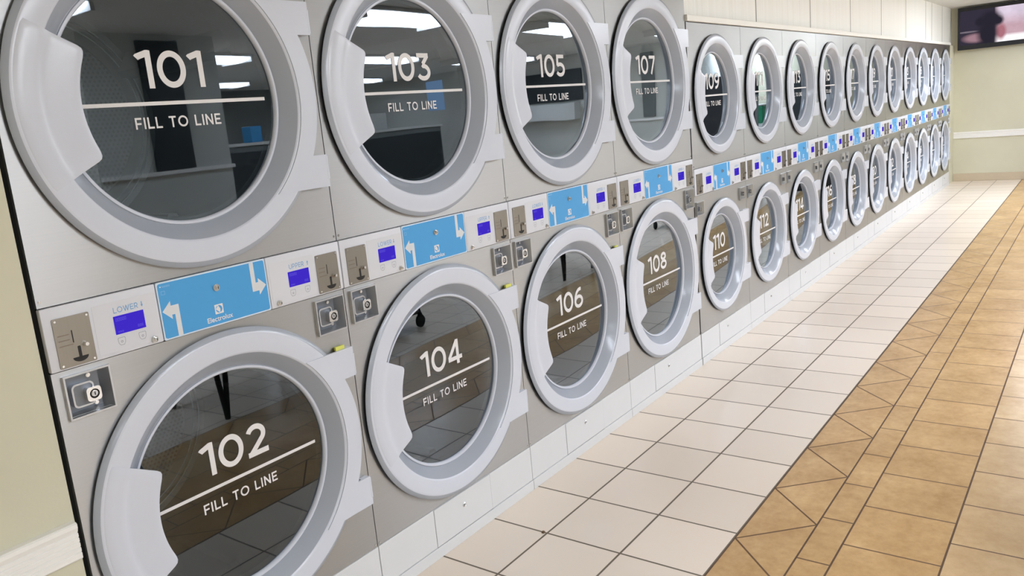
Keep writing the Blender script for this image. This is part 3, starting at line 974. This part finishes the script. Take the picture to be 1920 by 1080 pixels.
def build_dryer(x0, big, nu, nl, label):
    s = spec(big)
    K = 'L' if big else 'N'
    T = thing('stacked_dryer', (x0, 0, 0), label, 'dryer', 'stacked dryers along the wall')
    def part(name, key, fn, loc=(0, 0, 0), parent=T):
        return link_obj(name, cached((K, key), fn), parent, loc)
    def shared(name, key, fn, loc, parent):
        return link_obj(name, cached(key, fn), parent, loc)
    part('cabinet', 'cab', lambda: cabinet_mesh(s))
    for which, zc, num in (('U', s.zU, nu), ('L', s.zL, nl)):
        part('front_panel', 'front' + which, lambda: front_panel_mesh(s, which))
        part('drum', 'drum', lambda: drum_mesh(s), (s.cx, 0, zc))
        D = part('door', 'door', lambda: door_mesh(s), (s.cx, 0, zc))
        D['label'] = 'round white door numbered %d' % num
        part('gasket', 'gasket', lambda: gasket_mesh(s), (0, 0, 0), D)
        part('glass', 'glass', lambda: glass_mesh(s), (0, 0, 0), D)
        part('handle', 'handle', lambda: handle_mesh(s), (0, 0, 0), D)
        part('hinge_bracket', 'hinge', lambda: hinge_mesh(s), (0, 0, 0), D)
        shared('number_decal', ('num', num), lambda: number_mesh(num), (0.003, 0.0278, 0), D)
        part('fill_line_decal', 'fill', lambda: fill_mesh(s), (0.0, 0.0278, 0), D)
        if which == 'L' and big and num in (102, 104, 106):
            y = shared('tag', ('ytag', num == 106), lambda: rect_mesh(0, 0.034 if num != 106 else 0.028, 0, 0.011 if num != 106 else 0.006, -0.013, -0.004, 'tag', 'yellow', 0.0008), (0.362, 0, 0.2555), D)
            y['label'] = 'yellow plastic tag on the hinge'
    # control strip
    zs = s.z0 - 1.0435 + (0.0012 if not big else 0)
    for kind in ('lower', 'upper'):
        low = kind == 'lower'
        xa, xb = (0.0018, s.b0 - 0.0022) if low else (s.b1 + 0.0022, s.W - 0.0018)
        P = part('control_panel', 'ctrl' + kind, lambda: ctrl_panel_mesh(xa, xb, s))
        dx = 0.0 if low else s.dx
        cp = 0.0215 if low else 0.767 + dx
        st0, st1 = (0.112, s.b0 - 0.008) if low else (s.b1 + 0.010, 0.760 + dx)
        part('overlay', 'over' + kind, lambda: rect_mesh(st0, st1, s.z0 + 0.010, s.z1 - 0.020, -0.0074, -0.007, 'overlay', 'sticker', 0.003), (0, 0, 0), P)
        shared('coin_slide', 'coin', coin_plate_mesh, (cp, -0.007, 1.0485 + zs), P)
        dd = 0.157 if low else 0.6645 + dx
        shared('display', 'disp', display_mesh, (dd, -0.0077, 1.0918 + zs), P)
        shared('caption', 'cap' + kind, lambda: label_mesh(kind.upper()), (dd + 0.0335, -0.0076, 1.1425 + zs), P)
        shared('arrow_mark', 'arr' + kind, lambda: arrow_small_mesh(low), (dd + 0.0735, -0.0076, 1.1425 + zs), P)
        for bx in ((0.168, 0.2195) if low else (0.674 + dx, 0.7265 + dx)):
            shared('button', 'btn', button_mesh, (bx, -0.0076, 1.0745 + zs), P)
        shared('key_lock', 'key', key_lock_mesh, (0.2475 if low else 0.622 + dx, -0.007, 1.0565 + zs), P)
    def blue():
        bm = bmesh.new()
        bm_poly(bm, [rrect(s.b0, s.b1, s.z0 + 0.0008, s.z1 - 0.0008, 0.004)], -0.0065, 0.010, 0)
        bm_poly(bm, [rrect(s.b0 + 0.0035, s.b1 - 0.0035, s.z0 + 0.0045, s.z1 - 0.0045, 0.006)], -0.0068, -0.0065, 1)
        bm_poly(bm, [circle(s.b0 + 0.011, s.z1 - 0.0125, 0.0018, 10)], -0.0070, None, 0)
        for k in range(6):
            xx = s.b0 + 0.0155 + k * 0.0036
            bm_poly(bm, [[(xx, s.z1 - 0.0150), (xx + 0.0026, s.z1 - 0.0150), (xx + 0.0026, s.z1 - 0.0105), (xx, s.z1 - 0.0105)]], -0.0070, None, 2)
        bm_poly(bm, [rrect(s.b0 + 0.0105, s.b0 + 0.0215, s.z1 - 0.033, s.z1 - 0.023, 0.001), rrect(s.b0 + 0.012, s.b0 + 0.020, s.z1 - 0.0315, s.z1 - 0.0245, 0.001)[::-1]], -0.0070, None, 2)
        return finish(bm, 'blue_panel', 'lightprint', 'blue', 'faintprint')
    B = part('blue_panel', 'blue', blue)
    B['label'] = 'blue panel between the two control panels'
    mid = (s.b0 + s.b1) / 2
    zm = (s.z0 + s.z1) / 2
    shared('key_lock', 'key2', lambda: key_lock_mesh(0.0095), (mid + 0.001, -0.0066, zm + 0.0265), B)
    shared('emblem', 'emb', emblem_mesh, (mid, -0.0071, zm - 0.030), B)
    link_obj('wordmark', WORD, B, (mid - 0.001, -0.0071, zm - 0.0605))
    ax = 0.051 if big else 0.047
    a1 = shared('bent_arrow', 'bent', bent_arrow_mesh, (s.b0 + ax, -0.0071, s.z0 + 0.0045), B)
    a2 = shared('bent_arrow', 'bent', bent_arrow_mesh, (s.b1 - ax, -0.0071, s.z1 - 0.0045), B)
    a2.rotation_euler = (0, math.pi, 0)
    # lock cups
    for i, (a, b, c, d) in enumerate(s.cups):
        U = part('lock_cup', 'cup%d' % i, lambda: cup_mesh(a, b, c, d))
        part('cylinder_lock', 'cuplock', lambda: cup_lock_mesh((d - c) * 1.03), ((a + b) / 2 + 0.002, 0, (c + d) / 2 - 0.001), U)
    TK = part('toe_kick', 'toe', lambda: toe_mesh(s))
    part('access_door', 'toedoor', lambda: toe_door_mesh(s), (0, 0, 0), TK)
    shared('knob', 'toeknob', toe_knob_mesh, (0.430 if big else 0.392, -0.0045, 0.134), TK)
    for px, pz in ((0.0095, s.z1 + 0.0150), (s.W - 0.0095, s.z1 + 0.0150), (0.0095, s.toe + 0.010), (s.W - 0.0095, s.toe + 0.010)):
        shared('screw', 'screw', screw_mesh, (px, 0, pz), T)
    return T

for i in range(4):
    where = ['beside the cream wall', 'second from the left', 'third from the left', 'next to the lower dryers'][i]
    build_dryer(i * WL, True, 101 + 2 * i, 102 + 2 * i, 'tall stainless stacked dryer with doors %d and %d, %s' % (101 + 2 * i, 102 + 2 * i, where))
ordn = ['first', 'second', 'third', 'fourth', 'fifth', 'sixth', 'seventh', 'eighth', 'ninth', 'tenth', 'eleventh']
for k in range(11):
    n = 109 + 2 * k
    if k == 0: w = 'next to the tall ones'
    elif k == 10: w = 'farthest, by the end wall'
    else: w = '%s past the tall ones' % ordn[k]
    build_dryer(X_NARROW + k * WN, False, n, n + 1, 'shorter stainless stacked dryer with doors %d and %d, %s' % (n, n + 1, w))

# ------------------------------------------------------------------ television on the end wall
def build_tv():
    t = thing('television', (XEND - 0.10, -0.055, 2.128), 'black flat television mounted high on the end wall, showing a dark figure', 'television')
    bm = bmesh.new()
    bm_box(bm, -0.03, 0.03, -1.02, 0.0, -0.285, 0.285, 0.006)
    link_obj('casing', finish(bm, 'casing', 'tvblack'), t)
    bm = bmesh.new()
    bm_box(bm, 0.03, 0.0995, -0.62, -0.40, -0.12, 0.12, 0.004)
    link_obj('wall_bracket', finish(bm, 'wall_bracket', 'blackmetal'), t)
    bm = bmesh.new()
    v = [bm.verts.new(p) for p in ((-0.0308, -0.03, -0.225), (-0.0308, -0.99, -0.225), (-0.0308, -0.99, 0.235), (-0.0308, -0.03, 0.235))]
    bm.faces.new(v)
    me = finish(bm, 'screen', screen_mat())
    link_obj('screen', me, t)
build_tv()

# ------------------------------------------------------------------ things opposite, seen in the door glass
def table(x0, x1, y0, y1, label):
    t = thing('folding_table', ((x0 + x1) / 2, (y0 + y1) / 2, 0), label, 'table', 'folding tables across the aisle')
    hx, hy = (x1 - x0) / 2, (y1 - y0) / 2
    bm = bmesh.new(); bm_box(bm, -hx, hx, -hy, hy, 0.86, 0.90, 0.006)
    link_obj('tabletop', finish(bm, 'tabletop', 'tablegrey'), t)
    for sx in (-1, 1):
        for sy in (-1, 1):
            bm = bmesh.new()
            for off in (-0.09, 0.09):
                c = Vector((sx * (hx - 0.12), sy * (hy - 0.05), 0.0)); d = Vector((sx * (hx - 0.12) + off, sy * (hy - 0.08), 0.858))
                bm_cyl(bm, c, d - c, 0.016, (d - c).length, 12, 0.022)
            link_obj('leg', finish(bm, 'leg', 'blackmetal', smooth=40), t)
table(1.60, 2.75, -2.75, -2.00, 'grey folding table with dark V legs, reflected in the lower glass near door 102')
table(5.30, 6.20, -2.85, -2.10, 'grey folding table with dark V legs, reflected in the lower glass of door 106')

def cart(x, y, label):
    t = thing('laundry_cart', (x, y, 0), label, 'laundry cart', 'laundry carts across the aisle')
    bm = bmesh.new()
    z0, z1 = 0.42, 0.80
    for z in (z0, 0.55, 0.68, z1):
        for a, b in (((-0.3, -0.22), (0.3, -0.22)), ((0.3, -0.22), (0.3, 0.22)), ((0.3, 0.22), (-0.3, 0.22)), ((-0.3, 0.22), (-0.3, -0.22))):
            p, q = Vector((a[0], a[1], z)), Vector((b[0], b[1], z)); bm_cyl(bm, p, q - p, 0.006, (q - p).length, 8)
    for k in range(11):
        u = -0.3 + 0.06 * k
        for yy in (-0.22, 0.22): bm_cyl(bm, (u, yy, z0), (0, 0, 1), 0.003, z1 - z0, 6)
        bm_cyl(bm, (u, -0.22, z0), (0, 1, 0), 0.003, 0.44, 6)
    for k in range(8):
        v = -0.22 + 0.063 * k
        for xx in (-0.3, 0.3): bm_cyl(bm, (xx, v, z0), (0, 0, 1), 0.003, z1 - z0, 6)
    link_obj('basket', finish(bm, 'basket', 'chrome'), t)
    bm = bmesh.new()
    for sx in (-0.28, 0.28):
        for sy in (-0.2, 0.2): bm_cyl(bm, (sx, sy, 0.13), (0, 0, 1), 0.011, 0.30, 10)
    bm_box(bm, -0.29, 0.29, -0.21, 0.21, 0.125, 0.145)
    link_obj('frame', finish(bm, 'frame', 'blackmetal'), t)
    for sx in (-0.28, 0.28):
        for sy in (-0.2, 0.2):
            bm = bmesh.new(); bm_cyl(bm, (sx, sy - 0.014, 0.055), (0, 1, 0), 0.055, 0.028, 24, bev=0.004)
            bm_box(bm, sx - 0.012, sx + 0.012, sy - 0.022, sy + 0.022, 0.108, 0.126)
            link_obj('caster', finish(bm, 'caster', 'black', smooth=40), t)
cart(3.43, -2.62, 'wire laundry cart on black casters, reflected in the glass of door 104')
cart(8.75, -2.50, 'wire laundry cart on black casters, reflected in the glass of door 110')

t = thing('wall_panel', (2.83, -4.0, 1.315), 'tall dark panel on the wall opposite, reflected in the glass of door 101', 'panel')
bm = bmesh.new(); bm_box(bm, -0.20, 0.20, -0.0, 0.03, 0.0, 1.06, 0.004)
link_obj('sheet', finish(bm, 'sheet', 'darkpanel'), t)
XB = 10.4
structure(box_obj('wall_side', XB, XEND - 0.001, YFAR, -3.0, 0.0, CEIL, 'wall2'))
structure(box_obj('trim_6', XB - 0.035, XB, -4.6, -3.02, 1.24, 1.275, 'trim'))
t = thing('wall_panel', (XB, -3.62, 1.30), 'tall dark panel on the pale wall, reflected in the glass of door 107', 'panel')
bm = bmesh.new(); bm_box(bm, -0.03, 0.0, -0.14, 0.14, 0.0, 1.0, 0.004)
link_obj('sheet', finish(bm, 'sheet', 'midpanel'), t)
structure(box_obj('window_1', XB - 0.012, XB - 0.002, -7.95, -7.40, 1.72, 2.30, 'window'))
t = thing('shelf', (XB, -5.35, 1.36), 'white wall shelf on the pale wall, reflected in the glass of door 105', 'shelf')
bm = bmesh.new(); bm_box(bm, -0.25, 0.0, -0.70, 0.70, 0.0, 0.26, 0.004)
link_obj('board', finish(bm, 'board', 'whitecab'), t)
t = thing('wall_panel', (XB, -5.35, 1.66), 'wide dark panel over the white wall shelf, reflected in the glass of door 105', 'panel')
bm = bmesh.new(); bm_box(bm, -0.04, 0.0, -0.80, 0.80, 0.0, 0.52, 0.004)
link_obj('sheet', finish(bm, 'sheet', 'darkpanel'), t)
t = thing('counter', (7.3, -7.25, 0), 'long high dark-fronted counter across the room, reflected in the glass of door 103', 'counter')
bm = bmesh.new(); bm_box(bm, -2.3, 2.3, -0.3, 0.3, 0.0, 1.42, 0.004)
link_obj('front', finish(bm, 'front', 'midpanel'), t)
bm = bmesh.new(); bm_box(bm, -2.34, 2.34, -0.34, 0.34, 1.421, 1.46, 0.006)
link_obj('worktop', finish(bm, 'worktop', 'whitecab'), t)
bm = bmesh.new(); bm_box(bm, -2.25, 2.25, 0.301, 0.315, 0.15, 1.34, 0.004)
link_obj('front_board', finish(bm, 'front_board', 'darkpanel'), t)
for bx, bw, bh, bmn, lab in ((6.1, 0.10, 0.22, 'blue', 'blue box standing on the high counter'), (7.0, 0.16, 0.20, 'whitecab', 'small white box standing on the high counter'), (7.9, 0.34, 0.26, 'whitecab', 'wide white box standing on the high counter by the bright window')):
    bm = bmesh.new(); bm_box(bm, -bw, bw, -0.1, 0.1, 0.0, bh, 0.008)
    o = link_obj('box', finish(bm, 'box', bmn), None, (bx, -7.2, 1.4605)); tag(o, lab, 'box')
t = thing('vending_machine', (10.62, -2.62, 0), 'dark vending machine against the pale wall, reflected in the glass of door 109', 'vending machine')
bm = bmesh.new(); bm_box(bm, -0.48, 0.48, -0.36, 0.36, 0.04, 1.83, 0.01)
bm_box(bm, -0.44, 0.44, -0.32, 0.32, 0.0, 0.04)
link_obj('body', finish(bm, 'body', 'tvblack'), t)
bm = bmesh.new(); bm_box(bm, -0.42, 0.16, 0.36, 0.372, 0.62, 1.74, 0.004)
link_obj('front_window', finish(bm, 'front_window', 'darkpanel'), t)
bm = bmesh.new(); bm_box(bm, 0.21, 0.43, 0.36, 0.374, 0.95, 1.5, 0.004)
link_obj('keypad_panel', finish(bm, 'keypad_panel', 'cast'), t)
t = thing('drinks_machine', (12.38, -1.87, 0), 'tall dark drinks machine against the end wall, reflected in the glass of door 113', 'vending machine')
bm = bmesh.new(); bm_box(bm, -0.19, 0.20, -0.42, 0.42, 0.04, 1.78, 0.01)
bm_box(bm, -0.15, 0.18, -0.38, 0.38, 0.0, 0.04)
link_obj('body', finish(bm, 'body', 'tvblack'), t)
bm = bmesh.new(); bm_box(bm, -0.203, -0.191, -0.36, 0.20, 0.60, 1.70, 0.004)
link_obj('front_window', finish(bm, 'front_window', 'darkpanel'), t)
bm = bmesh.new(); bm_box(bm, -0.205, -0.191, 0.25, 0.38, 0.95, 1.40, 0.004)
link_obj('keypad_panel', finish(bm, 'keypad_panel', 'cast'), t)
t = thing('crate', (12.3, -2.66, 1.0005), 'green plastic crate on a low white cabinet, reflected in the glass of door 111', 'crate')
bm = bmesh.new(); bm_box(bm, -0.22, 0.22, -0.16, 0.16, 0.0, 0.30, 0.008)
bm_box(bm, -0.235, 0.235, -0.175, 0.175, 0.255, 0.285, 0.004)
link_obj('tub', finish(bm, 'tub', 'green', smooth=40), t)
bm = bmesh.new(); bm_box(bm, -0.24, 0.24, -0.18, 0.18, 0.301, 0.325, 0.006)
link_obj('lid', finish(bm, 'lid', 'whitecab', smooth=40), t)
t = thing('cabinet', (12.3, -2.66, 0), 'low white cabinet under the green crate, reflected in the glass of door 111', 'cabinet')
bm = bmesh.new(); bm_box(bm, -0.27, 0.27, -0.25, 0.25, 0.0, 1.0, 0.006)
link_obj('body', finish(bm, 'body', 'whitecab'), t)
bm = bmesh.new(); bm_box(bm, -0.285, -0.271, -0.23, 0.23, 0.08, 0.96, 0.004)
link_obj('door', finish(bm, 'door', 'whitecab'), t)

# crumb on the white tile
bm = bmesh.new()
bmesh.ops.create_icosphere(bm, subdivisions=2, radius=0.007)
for v in bm.verts:
    v.co *= 1 + 0.25 * random.uniform(-1, 1); v.co.z = max(v.co.z * 0.6 + 0.003, 0.0)
o = link_obj('crumb', finish(bm, 'crumb', 'crumb'), None, (1.452, -0.235, 0.0))
tag(o, 'small brown crumb on the white tile near a grout crossing', 'crumb')
